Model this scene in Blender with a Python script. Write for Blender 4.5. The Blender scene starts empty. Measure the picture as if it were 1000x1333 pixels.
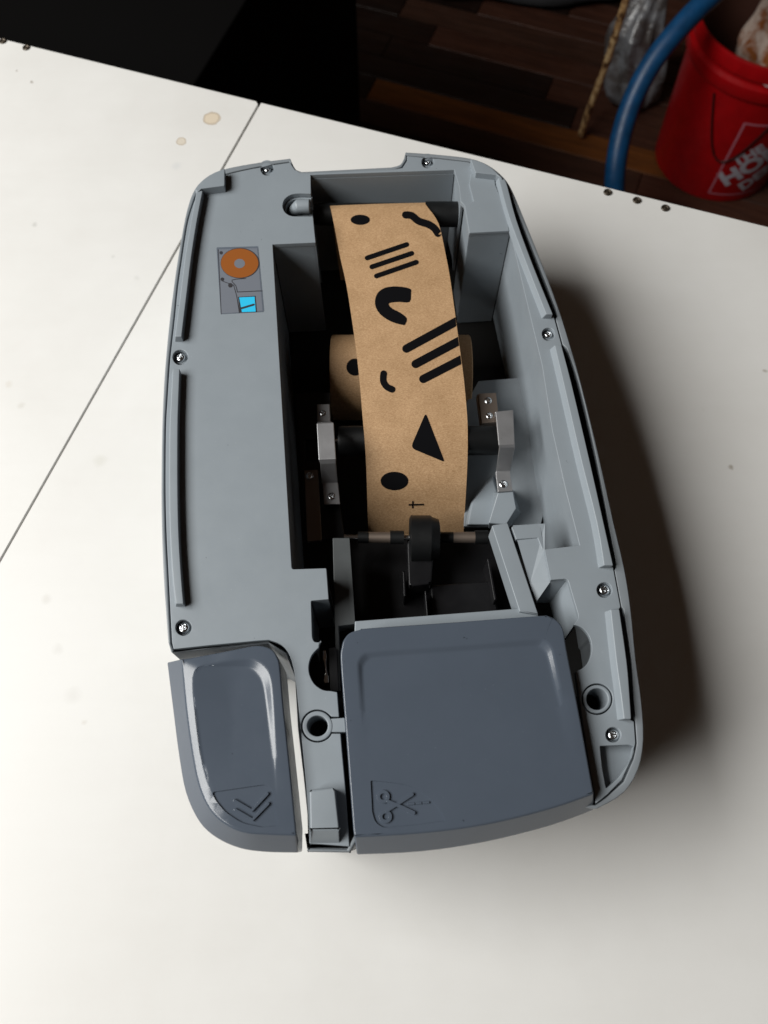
import bpy, bmesh, math, random
from mathutils import Vector, Matrix
from mathutils.geometry import delaunay_2d_cdt
from mathutils.bvhtree import BVHTree
random.seed(7)
S = bpy.context.scene
C = S.collection
R = math.radians
# ------------------------------------------------------------------ camera
F, TH, ZC = 1000.0, R(23.0), 0.565
cd = bpy.data.cameras.new('camera')
cam = bpy.data.objects.new('camera', cd); C.objects.link(cam)
cam.location = (0, 0, ZC); cam.rotation_euler = (TH, 0, 0)
cd.sensor_fit = 'VERTICAL'; cd.sensor_height = 24.0; cd.sensor_width = 18.0
cd.lens = 24.0 * F / 1333.0
cd.clip_start = 0.01; cd.clip_end = 50
cd.dof.use_dof = True; cd.dof.focus_distance = 0.45; cd.dof.aperture_fstop = 6.3
S.camera = cam
# ------------------------------------------------------------------ world and light
W = bpy.data.worlds.new('World'); S.world = W; W.use_nodes = True
bg = W.node_tree.nodes['Background']
bg.inputs[0].default_value = (1.0, 0.62, 0.40, 1); bg.inputs[1].default_value = 0.021
S.view_settings.view_transform = 'Standard'; S.view_settings.look = 'None'
S.view_settings.exposure = 0.0; S.view_settings.gamma = 1.0
def window_lamp(name, loc, target, sx, sy, power, col):
    l = bpy.data.lights.new(name, 'AREA'); l.shape = 'RECTANGLE'; l.size = sx; l.size_y = sy
    l.energy = power; l.color = col
    o = bpy.data.objects.new(name, l); C.objects.link(o)
    o.location = loc
    o.rotation_euler = (Vector(target) - Vector(loc)).to_track_quat('-Z', 'Y').to_euler()
    return o
window_lamp('window_light', (-1.55, 0.04, 1.60), (0.02, 0.14, 0.12), 1.75, 1.15, 78, (1.0, 0.992, 0.962))
# ------------------------------------------------------------------ helpers
TZ = 0.052   # table top
def P(px, py, z=0.0):
    cx = (px - 500.0) / F; cy = (666.5 - py) / F
    d = Vector((cx, cy * math.cos(TH) + math.sin(TH), cy * math.sin(TH) - math.cos(TH)))
    t = (z - ZC) / d.z
    return Vector((0, 0, ZC)) + d * t
def ray(px, py):
    cx = (px - 500.0) / F; cy = (666.5 - py) / F
    return Vector((cx, cy * math.cos(TH) + math.sin(TH), cy * math.sin(TH) - math.cos(TH))).normalized()
def cr(pts, n=6, closed=False):
    """Catmull-Rom through the points"""
    out = []; m = len(pts)
    segs = m if closed else m - 1
    for i in range(segs):
        if closed: a, b, c, d = pts[(i-1) % m], pts[i], pts[(i+1) % m], pts[(i+2) % m]
        else: a, b, c, d = pts[max(i-1, 0)], pts[i], pts[i+1], pts[min(i+2, m-1)]
        for k in range(n):
            t = k / n
            out.append(tuple(0.5*((2*b[j]) + (c[j]-a[j])*t + (2*a[j]-5*b[j]+4*c[j]-d[j])*t*t + (3*b[j]-a[j]-3*c[j]+d[j])*t**3) for j in range(len(b))))
    if not closed: out.append(tuple(pts[-1]))
    return out
def rp(pts, n=4):
    """rounded polygon: points (x, y, r)"""
    out = []; m = len(pts)
    for i in range(m):
        p = pts[i]; r = p[2] if len(p) > 2 else 0
        v = Vector(p[:2])
        if r <= 0: out.append((v.x, v.y)); continue
        a = Vector(pts[i-1][:2]) - v; b = Vector(pts[(i+1) % m][:2]) - v
        la, lb = a.length, b.length
        r = min(r, la*.45, lb*.45)
        A = v + a/la*r; B = v + b/lb*r
        for k in range(n+1):
            t = k/n
            q = A*(1-t)**2 + v*2*t*(1-t) + B*t*t
            out.append((q.x, q.y))
    return out
def circ(cx, cy, r, n=28, ry=None):
    ry = ry or r
    return [(cx + r*math.cos(2*math.pi*k/n), cy + ry*math.sin(2*math.pi*k/n)) for k in range(n)]
def empty(name, loc=(0, 0, 0), parent=None):
    o = bpy.data.objects.new(name, None); C.objects.link(o); o.location = loc
    o.empty_display_size = 0.02
    if parent: o.parent = parent
    return o
def tag(o, label=None, cat=None, group=None, kind=None):
    if label: o['label'] = label
    if cat: o['category'] = cat
    if group: o['group'] = group
    if kind: o['kind'] = kind
    return o
def link_mesh(name, me, mat, parent=None, smooth=True, bevel=0.0, seg=2, angle=35):
    if mat is not None and len(me.materials) == 0: me.materials.append(mat)
    o = bpy.data.objects.new(name, me); C.objects.link(o)
    if parent is not None: o.parent = parent; o.matrix_parent_inverse = Matrix.Identity(4); off = parent_loc(parent)
    if parent is not None and off.length > 0:
        me.transform(Matrix.Translation(-off))
    if bevel > 0:
        b = o.modifiers.new('bevel', 'BEVEL'); b.width = bevel; b.segments = seg
        b.limit_method = 'ANGLE'; b.angle_limit = R(angle); b.use_clamp_overlap = False
        b.harden_normals = False
    if smooth:
        for p in me.polygons: p.use_smooth = True
        w = o.modifiers.new('wn', 'WEIGHTED_NORMAL') if bevel > 0 else None
        me.set_sharp_from_angle(angle=R(angle))
    return o
def parent_loc(p):
    v = Vector((0, 0, 0))
    while p is not None:
        v = v + p.location; p = p.parent
    return v
def bm_obj(name, bm, mat, parent=None, **k):
    bmesh.ops.recalc_face_normals(bm, faces=bm.faces)
    me = bpy.data.meshes.new(name); bm.to_mesh(me); bm.free()
    return link_mesh(name, me, mat, parent, **k)
def cdt(loops):
    """robust filled triangulation of loops (even-odd); returns verts, tris, source index of each vert"""
    sc = 1000.0 / max(1e-9, max(max(abs(p[0]), abs(p[1])) for l in loops for p in l))
    flat = []; edges = []; s = 0
    for l in loops:
        n = len(l)
        for i in range(n):
            flat.append(Vector((l[i][0]*sc, l[i][1]*sc))); edges.append((s+i, s+(i+1) % n))
        s += n
    vs, es, fs, ov, oe, of = delaunay_2d_cdt(flat, edges, [], 0, 1e-5)
    segs = [(flat[a], flat[b]) for a, b in edges]
    out = []
    for f in fs:
        cx = sum(vs[i].x for i in f)/3; cy = sum(vs[i].y for i in f)/3
        c = False
        for p, q in segs:
            if (p.y > cy) != (q.y > cy) and cx < (q.x-p.x)*(cy-p.y)/(q.y-p.y) + p.x: c = not c
        if c: out.append(tuple(f))
    return [v/sc for v in vs], out, [o[0] if o else None for o in ov]
def tessellate_polygon(loops):
    v, t, src = cdt(loops)
    return [tuple(src[i] for i in f) for f in t if all(src[i] is not None for i in f)]
def prism_w(bm, top, zt, zb, holes=()):
    """world xy polygon with holes, from zb to zt"""
    vs, tris, src = cdt([list(top)] + [list(h) for h in holes])
    T, B = {}, {}
    cnt = {}
    for t in tris:
        for i in t:
            if i not in T:
                T[i] = bm.verts.new((vs[i].x, vs[i].y, zt)); B[i] = bm.verts.new((vs[i].x, vs[i].y, zb))
        bm.faces.new([T[i] for i in t]); bm.faces.new([B[i] for i in reversed(t)])
        for i, j in ((t[0], t[1]), (t[1], t[2]), (t[2], t[0])):
            if (j, i) in cnt: del cnt[(j, i)]
            else: cnt[(i, j)] = 1
    for i, j in cnt: bm.faces.new([T[j], T[i], B[i], B[j]])
def plate(name, px, z, zb, mat, parent=None, holes=(), bevel=0.0004, **k):
    bm = bmesh.new()
    w = [P(x, y, z) for x, y in px]
    hs = [[P(x, y, z) for x, y in h] for h in holes]
    prism_w(bm, w, z, zb, hs)
    return bm_obj(name, bm, mat, parent, bevel=bevel, **k)
def loft(name, loops, mat, parent=None, cap0=False, cap1=True, **k):
    bm = bmesh.new(); V = []
    for l in loops: V.append([bm.verts.new(p) for p in l])
    n = len(loops[0])
    for a, b in zip(V, V[1:]):
        for i in range(n):
            j = (i+1) % n
            bm.faces.new([a[i], a[j], b[j], b[i]])
    def cap(l):
        t = tessellate_polygon([[Vector((v.co.x, v.co.y, 0)) for v in l]])
        for f in t:
            try: bm.faces.new([l[i] for i in f])
            except ValueError: pass
    if cap1: cap(V[-1])
    if cap0: cap(V[0])
    return bm_obj(name, bm, mat, parent, **k)
def tube(bm, pts, rad, n=12, caps=True):
    """tube along world points; rad number or list"""
    rings = []
    m = len(pts)
    up = None
    for i, p in enumerate(pts):
        p = Vector(p)
        t = (Vector(pts[min(i+1, m-1)]) - Vector(pts[max(i-1, 0)])).normalized()
        if up is None:
            up = Vector((0, 0, 1)) if abs(t.z) < .9 else Vector((1, 0, 0))
        a = (up - t*up.dot(t)).normalized(); up = a; b = t.cross(a)
        r = rad[i] if isinstance(rad, (list, tuple)) else rad
        rings.append([bm.verts.new(p + (a*math.cos(2*math.pi*k/n) + b*math.sin(2*math.pi*k/n))*r) for k in range(n)])
    for A, B in zip(rings, rings[1:]):
        for k in range(n):
            bm.faces.new([A[k], A[(k+1) % n], B[(k+1) % n], B[k]])
    if caps:
        bm.faces.new(rings[0][::-1]); bm.faces.new(rings[-1])
def rod(name, a, b, r, mat, parent=None, n=24, bevel=0.0003):
    bm = bmesh.new(); tube(bm, [a, b], r, n)
    return bm_obj(name, bm, mat, parent, bevel=bevel)
def rod_steps(name, y, z, steps, mat, parent=None, n=28):
    """cylinder along x with steps [(x, r), ...]"""
    bm = bmesh.new(); rings = []
    for x, r in steps:
        rings.append([bm.verts.new((x, y + r*math.cos(2*math.pi*k/n), z + r*math.sin(2*math.pi*k/n))) for k in range(n)])
    for A, B in zip(rings, rings[1:]):
        for k in range(n): bm.faces.new([A[k], A[(k+1) % n], B[(k+1) % n], B[k]])
    bm.faces.new(rings[0]); bm.faces.new(rings[-1])
    return bm_obj(name, bm, mat, parent)
def strip_path(pts, w, flat_ends=False):
    """outline of a fat stroke (in any 2-D units)"""
    L, Rr = [], []
    m = len(pts)
    for i, p in enumerate(pts):
        a = Vector(pts[max(i-1, 0)]); b = Vector(pts[min(i+1, m-1)])
        t = (b-a).normalized(); nn = Vector((-t.y, t.x))
        p = Vector(p)
        L.append(p + nn*w/2); Rr.append(p - nn*w/2)
    out = list(L)
    def endcap(c, t):
        ang = math.atan2(t.y, t.x)
        return [Vector((c.x + w/2*math.cos(ang+math.pi/2-math.pi*k/8), c.y + w/2*math.sin(ang+math.pi/2-math.pi*k/8))) for k in range(1, 8)]
    e = (Vector(pts[-1]) - Vector(pts[-2])).normalized()
    if not flat_ends: out += endcap(Vector(pts[-1]), e)
    out += Rr[::-1]
    s = (Vector(pts[0]) - Vector(pts[1])).normalized()
    if not flat_ends: out += endcap(Vector(pts[0]), s)
    return [(v.x, v.y) for v in out]
# ------------------------------------------------------------------ materials
def base_mat(name, col, rough=0.5, metal=0.0, spec=0.5, coat=0.0):
    m = bpy.data.materials.new(name); m.use_nodes = True
    b = m.node_tree.nodes['Principled BSDF']
    b.inputs['Base Color'].default_value = (*col, 1)
    b.inputs['Roughness'].default_value = rough; b.inputs['Metallic'].default_value = metal
    b.inputs['Specular IOR Level'].default_value = spec
    b.inputs['Coat Weight'].default_value = coat
    return m
def N(m, t, **k):
    n = m.node_tree.nodes.new(t)
    for a, v in k.items(): setattr(n, a, v)
    return n
def L(m, a, b): m.node_tree.links.new(a, b)
def obj_noise(m, scale, detail=4, rough=.6, vec=None):
    tc = N(m, 'ShaderNodeTexCoord'); n = N(m, 'ShaderNodeTexNoise')
    n.inputs['Scale'].default_value = scale; n.inputs['Detail'].default_value = detail; n.inputs['Roughness'].default_value = rough
    if vec is not None:
        mp = N(m, 'ShaderNodeMapping'); mp.inputs['Scale'].default_value = vec
        L(m, tc.outputs['Object'], mp.inputs[0]); L(m, mp.outputs[0], n.inputs['Vector'])
    else: L(m, tc.outputs['Object'], n.inputs['Vector'])
    return n
def ramp(m, src, stops):
    r = N(m, 'ShaderNodeValToRGB'); e = r.color_ramp.elements
    e[0].position = stops[0][0]; e[0].color = (*stops[0][1], 1)
    e[1].position = stops[-1][0]; e[1].color = (*stops[-1][1], 1)
    for p, c in stops[1:-1]:
        x = e.new(p); x.color = (*c, 1)
    L(m, src, r.inputs[0]); return r
def bump(m, src, strength, dist=0.001):
    b = N(m, 'ShaderNodeBump'); b.inputs['Strength'].default_value = strength; b.inputs['Distance'].default_value = dist
    L(m, src, b.inputs['Height'])
    L(m, b.outputs[0], m.node_tree.nodes['Principled BSDF'].inputs['Normal'])
def plastic(name, col, rough, var=.08, grain=2600, gs=.25, spec=.5, scratches=True):
    m = base_mat(name, col, rough, spec=spec); b = m.node_tree.nodes['Principled BSDF']
    n = obj_noise(m, 34, 5, .6)
    c0 = tuple(x*(1-var) for x in col); c1 = tuple(x*(1+var) for x in col)
    r = ramp(m, n.outputs[0], [(.3, c0), (.7, c1)])
    # fine dust specks
    d = obj_noise(m, 900, 2, .5); dr = ramp(m, d.outputs[0], [(.0, (0,0,0)), (.735, (0,0,0)), (.76, (1,1,1))])
    mx = N(m, 'ShaderNodeMix', data_type='RGBA'); mx.inputs[7].default_value = (*[min(1, x*1.5+.03) for x in col], 1)
    sc = N(m, 'ShaderNodeMath', operation='MULTIPLY'); sc.inputs[1].default_value = .35
    L(m, dr.outputs[0], sc.inputs[0]); L(m, sc.outputs[0], mx.inputs[0]); L(m, r.outputs[0], mx.inputs[6])
    d2 = obj_noise(m, 330, 2, .5); dr2 = ramp(m, d2.outputs[0], [(.0, (0,0,0)), (.775, (0,0,0)), (.79, (.7,.7,.7))])
    mk = N(m, 'ShaderNodeMix', data_type='RGBA'); mk.inputs[7].default_value = (*[x*.35 for x in col], 1)
    L(m, dr2.outputs[0], mk.inputs[0]); L(m, mx.outputs[2], mk.inputs[6])
    L(m, mk.outputs[2], b.inputs['Base Color'])
    n2 = obj_noise(m, 60, 6, .7)
    r2 = ramp(m, n2.outputs[0], [(.3, (rough*.85,)*3), (.75, (min(1, rough*1.25),)*3)])
    L(m, r2.outputs[0], b.inputs['Roughness'])
    g = obj_noise(m, grain, 2, .5); bump(m, g.outputs[0], gs, .00006)
    return m
M = {}
M['deck'] = plastic('light_grey_plastic', (.240, .272, .300), .42, var=.03)
M['shell'] = plastic('housing_grey_plastic', (.205, .228, .248), .45)
M['button'] = plastic('slate_blue_plastic', (.072, .089, .116), .22, var=.03, gs=.10, spec=.5)
M['darkgrey'] = plastic('dark_grey_plastic', (.075, .082, .085), .42, gs=.3)
M['black'] = plastic('black_plastic', (.006, .006, .007), .38, gs=.1, spec=.3)
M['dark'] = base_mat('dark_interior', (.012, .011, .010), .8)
M['rubber'] = plastic('black_rubber', (.006, .0065, .007), .42, gs=.3, spec=.35)
M['steel'] = plastic('brushed_steel', (.38, .38, .39), .40, var=.12)
M['steel'].node_tree.nodes['Principled BSDF'].inputs['Metallic'].default_value = .70
M['chrome'] = base_mat('bright_screw_metal', (.72, .74, .76), .18, 1)
M['dullsteel'] = base_mat('dull_zinc', (.26, .21, .175), .45, .8)
def kraft():
    m = base_mat('kraft_paper', (.5, .31, .15), .62, spec=.35); b = m.node_tree.nodes['Principled BSDF']
    n = obj_noise(m, 800, 6, .85, (1, 2.2, 1)); n2 = obj_noise(m, 60, 4, .6)
    r = ramp(m, n.outputs[0], [(.32, (.29, .165, .078)), (.5, (.45, .28, .148)), (.68, (.63, .43, .255))])
    r2 = ramp(m, n2.outputs[0], [(.3, (.88, .86, .82)), (.7, (1.06, 1.06, 1.06))])
    mx = N(m, 'ShaderNodeMix', data_type='RGBA', blend_type='MULTIPLY'); mx.inputs[0].default_value = 1
    L(m, r.outputs[0], mx.inputs[6]); L(m, r2.outputs[0], mx.inputs[7]); L(m, mx.outputs[2], b.inputs['Base Color'])
    bump(m, n.outputs[0], .35, .0002)
    return m
M['kraft'] = kraft()
M['ink'] = base_mat('black_ink', (.004, .004, .005), .8, spec=.06)
def table_mat():
    m = base_mat('white_laminate', (.74, .73, .70), .42, spec=.35); b = m.node_tree.nodes['Principled BSDF']
    n = obj_noise(m, 7, 6, .6); r = ramp(m, n.outputs[0], [(.3, (.70, .69, .665)), (.7, (.75, .745, .725))])
    # faint directional grain
    g = obj_noise(m, 90, 4, .6, (.12, 1, 1)); gr = ramp(m, g.outputs[0], [(.35, (.992, .991, .99)), (.65, (1, 1, 1))])
    mg = N(m, 'ShaderNodeMix', data_type='RGBA', blend_type='MULTIPLY'); mg.inputs[0].default_value = 1
    L(m, r.outputs[0], mg.inputs[6]); L(m, gr.outputs[0], mg.inputs[7])
    last = mg.outputs[2]
    # grime patches
    sp = obj_noise(m, 38, 3, .5); sr = ramp(m, sp.outputs[0], [(.0, (0,0,0)), (.73, (0,0,0)), (.84, (.35,.35,.35))])
    mx = N(m, 'ShaderNodeMix', data_type='RGBA'); mx.inputs[7].default_value = (.55, .52, .47, 1)
    L(m, sr.outputs[0], mx.inputs[0]); L(m, last, mx.inputs[6]); last = mx.outputs[2]
    tc = N(m, 'ShaderNodeTexCoord')
    wn = obj_noise(m, 160, 3, .6)
    ad = N(m, 'ShaderNodeVectorMath', operation='SCALE'); ad.inputs['Scale'].default_value = .004
    sub = N(m, 'ShaderNodeVectorMath', operation='SUBTRACT'); sub.inputs[1].default_value = (.5, .5, .5)
    L(m, wn.outputs['Color'], sub.inputs[0]); L(m, sub.outputs[0], ad.inputs[0])
    av = N(m, 'ShaderNodeVectorMath', operation='ADD'); L(m, tc.outputs['Object'], av.inputs[0]); L(m, ad.outputs[0], av.inputs[1])
    # knots, stains and specks that the photo shows (px, py, radius px, colour, strength, rim)
    ST = [(276,154,9,(.66,.54,.38),.75,1), (236,184,5.5,(.62,.54,.42),.7,1), (230,216,7,(.55,.57,.58),.35,0),
          (42,107,2.2,(.2,.16,.12),.6,0), (22,92,1.6,(.2,.16,.12),.5,0), (45,292,4,(.45,.45,.42),.5,0), (148,334,3,(.5,.5,.47),.35,0),
          (178,362,4,(.5,.5,.47),.3,0), (130,600,9,(.52,.51,.44),.28,0), (28,528,5,(.5,.47,.42),.35,0), (60,780,7,(.5,.47,.43),.3,0),
          (95,905,11,(.52,.5,.47),.22,0), (75,845,7,(.52,.5,.47),.25,0), (952,608,3.5,(.25,.2,.14),.6,0), (996,483,3,(.25,.2,.14),.5,0),
          (110,940,4,(.5,.46,.4),.3,0), (12,500,5,(.55,.5,.42),.3,0)]
    for (x, y, rr, col, st, rim) in ST:
        c = P(x, y, TZ); rw = rr/1000*(c - Vector((0, 0, ZC))).length
        d = N(m, 'ShaderNodeVectorMath', operation='DISTANCE'); d.inputs[1].default_value = (c.x, c.y, TZ)
        L(m, av.outputs[0], d.inputs[0])
        mr = N(m, 'ShaderNodeMapRange'); mr.inputs['From Min'].default_value = rw*1.15; mr.inputs['From Max'].default_value = rw*(.85 if rim else .3)
        mr.inputs['To Max'].default_value = st; L(m, d.outputs['Value'], mr.inputs['Value'])
        k = N(m, 'ShaderNodeMix', data_type='RGBA'); k.inputs[7].default_value = (*col, 1)
        L(m, mr.outputs[0], k.inputs[0]); L(m, last, k.inputs[6]); last = k.outputs[2]
        if rim:
            a = N(m, 'ShaderNodeMath', operation='COMPARE'); a.inputs[1].default_value = rw*1.0; a.inputs[2].default_value = rw*.16
            L(m, d.outputs['Value'], a.inputs[0])
            s2 = N(m, 'ShaderNodeMath', operation='MULTIPLY'); s2.inputs[1].default_value = .45; L(m, a.outputs[0], s2.inputs[0])
            k = N(m, 'ShaderNodeMix', data_type='RGBA'); k.inputs[7].default_value = (.36, .27, .17, 1)
            L(m, s2.outputs[0], k.inputs[0]); L(m, last, k.inputs[6]); last = k.outputs[2]
    L(m, last, b.inputs['Base Color'])
    n2 = obj_noise(m, 14, 5, .65); r2 = ramp(m, n2.outputs[0], [(.3, (.36,)*3), (.7, (.52,)*3)]); L(m, r2.outputs[0], b.inputs['Roughness'])
    n3 = obj_noise(m, 420, 3, .5); bump(m, n3.outputs[0], .12, .0002)
    return m
M['table'] = table_mat()
M['edge'] = base_mat('panel_edge', (.42, .38, .32), .6)

# ================================================================== WORK TABLE
E0, E1 = P(0, 50, TZ), P(1000, 295, TZ)
ed = (E1 - E0).normalized(); en = Vector((ed.y, -ed.x, 0))       # en points towards the camera side
if en.y > 0: en = -en
J0, J1 = P(340, 131, TZ), P(0, 730, TZ); jd = (J1 - J0).normalized()
table = tag(empty('work_table'), 'white laminate work table of two joined boards with steel screws along its edge', 'table')
def edge_pt(s): return E0 + ed*s
sJ = (J0 - E0).dot(ed); g = .0002
def wpoly(name, pts, zt, zb, mat, parent, bevel=.0003, holes=()):
    bm = bmesh.new(); prism_w(bm, pts, zt, zb, holes); return bm_obj(name, bm, mat, parent, bevel=bevel)
a = edge_pt(sJ - g*1.6); LJ = 1.25
wpoly('board', [edge_pt(-.75), a - ed*.004, a - ed*.0008 + jd*.003, a + jd*LJ, edge_pt(-.75) + en*1.25], TZ, TZ-.022, M['table'], table)
b_ = edge_pt(sJ + g*1.2)
wpoly('board', [b_ + ed*.0006, edge_pt(1.45), edge_pt(1.45) + en*1.25, b_ + jd*LJ], TZ-.0004, TZ-.022, M['table'], table)
wpoly('apron', [edge_pt(-.7) + en*.05, edge_pt(1.4) + en*.05, edge_pt(1.4) + en*.075, edge_pt(-.7) + en*.075], TZ-.0225, TZ-.11, M['edge'], table)
FZ = -.885
for s, e in ((-.66, .07), (1.36, .07), (-.66, 1.1), (1.36, 1.1)):
    q = edge_pt(s) + en*e
    wpoly('leg', [q - ed*.03, q - ed*.03 + en*.06, q + ed*.03 + en*.06, q + ed*.03], TZ-.023, FZ+.001, M['edge'], table)
# edge screws (washer-like ring with a recessed head)
def rivet_mesh():
    bm = bmesh.new(); n = 24; prof = [(0, .0004), (.0011, .0005), (.0013, .0001), (.0022, .0001), (.0026, .0010), (.0034, .0010), (.0037, .0)]
    rings = []
    for r, z in prof[1:]: rings.append([bm.verts.new((r*math.cos(2*math.pi*k/n), r*math.sin(2*math.pi*k/n), z)) for k in range(n)])
    c = bm.verts.new((0, 0, prof[0][1]))
    for k in range(n): bm.faces.new([c, rings[0][k], rings[0][(k+1) % n]])
    for A, B in zip(rings, rings[1:]):
        for k in range(n): bm.faces.new([A[k], B[k], B[(k+1) % n], A[(k+1) % n]])
    bmesh.ops.recalc_face_normals(bm, faces=bm.faces)
    me = bpy.data.meshes.new('edge_screw'); bm.to_mesh(me); bm.free()
    for p in me.polygons: p.use_smooth = True
    return me
rm = rivet_mesh(); M['rivet'] = base_mat('dark_aged_screw', (.07, .055, .04), .4, .6); rm.materials.append(M['rivet'])
for x, y in ((4, 54), (34.5, 62.5), (791, 250.5), (829, 261), (866, 271)):
    o = bpy.data.objects.new('edge_screw', rm); C.objects.link(o); o.parent = table; o.location = P(x, y, TZ)
    o.rotation_euler = (0, 0, random.random()*3)

# ================================================================== TAPE DISPENSER
T = .160
disp = tag(empty('tape_dispenser', P(500, 640, TZ)), 'open grey desktop tape dispenser with slate blue buttons standing on the white table', 'tape dispenser')
# --- outer shell
outL = cr([(378,206),(340,211),(305,217),(280,224),(262,236),(251,251),(243,275),(237,305),(231,340),(226,375),(221,415),(217,455),(213.5,500),(211,560),(210,640),(211,700),(213,750),(216,795),(219,836)], 3)
outS = [(223,849.5),(300,842),(350,837.2),(372.5,851.5),(384,881),(388,950),(395.2,1010),(400.3,1060),(401.5,1108)]
outB = [(456,1109),(466,1090),(560,1082),(700,1056),(752,1050)]
outR = cr([(775,1053),(783,1050),(812,1032),(831,1002),(838,962),(835,911),(828,860),(821,790),(813,740),(799,680),(779,590),(757,500),(742,448),(727,400),(705,341),(683,286),(668,250),(656,231),(636,215),(612,206),(570,201),(528,198)], 3)
notch = cr([(526,206),(521,214),(510,217.5)], 3) + [(405,223),(393,223.5)] + cr([(386,221),(381,214)], 2)
outer = outL + outS + outB + outR + notch
inL = cr([(377,210),(345,215),(300,224.5),(272,234),(257,249),(248,272),(242,295),(235,340),(230,375),(226,415),(222,450),(219.5,475),(216.5,520),(214.5,560),(214,640),(215.5,700),(217.5,740),(220,790),(222.5,838)], 3)
inS = [(227,848),(300,840),(350,835),(374,850),(386,880),(390,950),(397,1010),(402,1060),(403,1104)]
inB = [(452,1106),(462,1086),(560,1078),(700,1052),(752,1046)]
inR = [(776,1048),(790,1038),(812,1018),(825,988),(829,968),(827,938),(827.5,937)] + cr([(824,900),(822,860),(812,793)],3) + [(809,790),(800,742),(803,738)] + cr([(792,680),(775,590),(754,500),(738,453)],3) + [(732.5,448),(723.5,415),(726,411)] + cr([(723,400),(701,343),(679,288),(664,251),(655,236)],3) + [(634,217),(610,209.5),(570,205),(529,202)]
inN = [(529,208),(523,217),(511,221),(405,227),(391,226),(383,221),(380,214)]
inner = inL + inS + inB + inR + inN
def P2(l, z): return [P(x, y, z) for x, y in l]
ZS = T - .0006
bm = bmesh.new()
wo = P2(outer, ZS); wi = P2(inner, ZS)
prism_w(bm, wo, ZS, TZ+.006, [wi])
shell = bm_obj('lower_shell', bm, M['shell'], disp, bevel=.0006)
# dark base pan inside the shell
cxy = sum((Vector(p) for p in wo), Vector())/len(wo)
bm = bmesh.new(); prism_w(bm, [cxy + (p-cxy)*.992 for p in wo], TZ+.0075, TZ+.003); bm_obj('base_pan', bm, M['dark'], disp, smooth=False)
for x, y in ((300, 330), (620, 330), (300, 800), (760, 980)):
    q = P(x, y, T); rod('foot', (q.x, q.y, TZ), (q.x, q.y, TZ+.0032), .011, M['rubber'], disp)

# --- deck (top plate), horseshoe round the well
deckL = cr([(378,211.5),(345,216.5),(300,226),(273,236),(258.5,250),(249.5,272),(243.5,295),(236.5,340),(231.5,375),(227.5,415),(223.5,450),(221,475),(218,520),(216,560),(215.5,640),(217,700),(219,740),(221.5,790),(224,836)], 3)
deckS = [(226,845),(272,840),(335,834)] + cr([(350,833),(366,839),(377,853),(384,880),(389,925),(395,985),(400,1040),(403,1098)], 3) + [(455,1102)]
deckC = [(450,1030),(445,975),(441,930),(439,901)] + cr([(431,899.5),(420,898),(409,890),(403,878),(402,866),(406,853),(415,843)], 3) + rp([(417,836,2),(409,836,3),(406.5,830,3),(405,782,2),(428,780,0),(425,739.5,1),(380,741,3),(355,318,1),(411,315.5,0)], 3)[0:]
well_back = [(404.5,227.5),(591.5,221),(598,244),(599.5,262),(604,266),(610.5,304)]
deckR = [(664,301),(685,389),(706,476),(719,560),(737,640),(754.7,709.7),(709,715),(717,755)] + rp([(717,755,0),(739,753,5),(754,804,6),(747,813,0)], 3)[1:] + cr([(747,813),(759,818),(768,830),(770.5,845),(767,860),(758,870),(749,874)], 3) + [(753,900),(760,950),(768,1000),(776,1046)]
deckO = [(780,1043),(790,1035),(810,1015),(823,987),(827.5,968),(825.5,939),(821,937)] + [(819,900),(816,860),(806,793),(808,790),(799,742),(798,736)] + cr([(785,680),(768,600),(744,500),(731.5,450)],3) + [(731,448),(722,415),(720,409)] + cr([(695,345),(672,286),(660,246),(652,232)],3) + [(633,219),(609,211),(570,206.5),(530,203)] 
deckN = [(530,209),(524,218.5),(511,222.0-1.2),(405,225.2),(391,225.2),(384,221),(380.5,216)]
def dedupe(l):
    out = []
    for p in l:
        if not out or (abs(p[0]-out[-1][0]) + abs(p[1]-out[-1][1])) > .4: out.append(p)
    return out
deck_px = dedupe(deckL + deckS + deckC + well_back + deckR + deckO + deckN)
screws = [(348,220,8.5),(557,211,8),(235,465,10),(239,817,10.5),(714,435,8.5),(787,768,10),(798.5,956.5,10)]
holes = [circ(x, y, r, 24) for x, y, r in screws] + [circ(777.5,910,20.5,32)]
ringcut = [(413.4+21.5*math.cos(t), 945+21.5*math.sin(t)) for t in [R(28+i*(304/26)) for i in range(27)]]
# keyhole cut for the left ring boss opens to the right edge of the strip
i0 = max(i for i, p in enumerate(deck_px) if abs(p[0]-445) < .1 and abs(p[1]-975) < .1)
deck_px = deck_px[:i0] + [(445,975),(443.4,955),(432,955)] + [p for p in ringcut if not (p[0] > 431)] + [(432,933),(441.4,933)] + [p for p in deck_px[i0+1:] if not (abs(p[0]-441) < .1 and abs(p[1]-930) < .1)]
# axle pocket on the left of the well
pk = [(404.9,252)] + cr([(392,251.5),(380,253),(371,259),(368,268),(371,276),(379,281),(392,281.5)], 3) + [(407.5,281.5)]
i1 = max(i for i, p in enumerate(deck_px) if abs(p[0]-411) < .1)
deck_px = deck_px[:i1+1] + pk[::-1] + deck_px[i1+1:]
# left circle/pocket etc are in the outline; corner pocket as a hole
cpk = rp([(781,971,2),(820,969.5,2),(826,972,1),(821,990,6),(806,1012,8),(789,1027,3),(784,1000,0)], 3)
holes.append(cpk)
plate('deck', deck_px, T, T-.0035, M['deck'], disp, holes=holes, bevel=.00035)
# corner pocket tray
plate('pocket_floor', [(x, y) for x, y in cr([(776,965),(832,963),(828,990),(812,1018),(786,1036)], 2, True)], T-.0065, T-.0085, M['deck'], disp)
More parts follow.
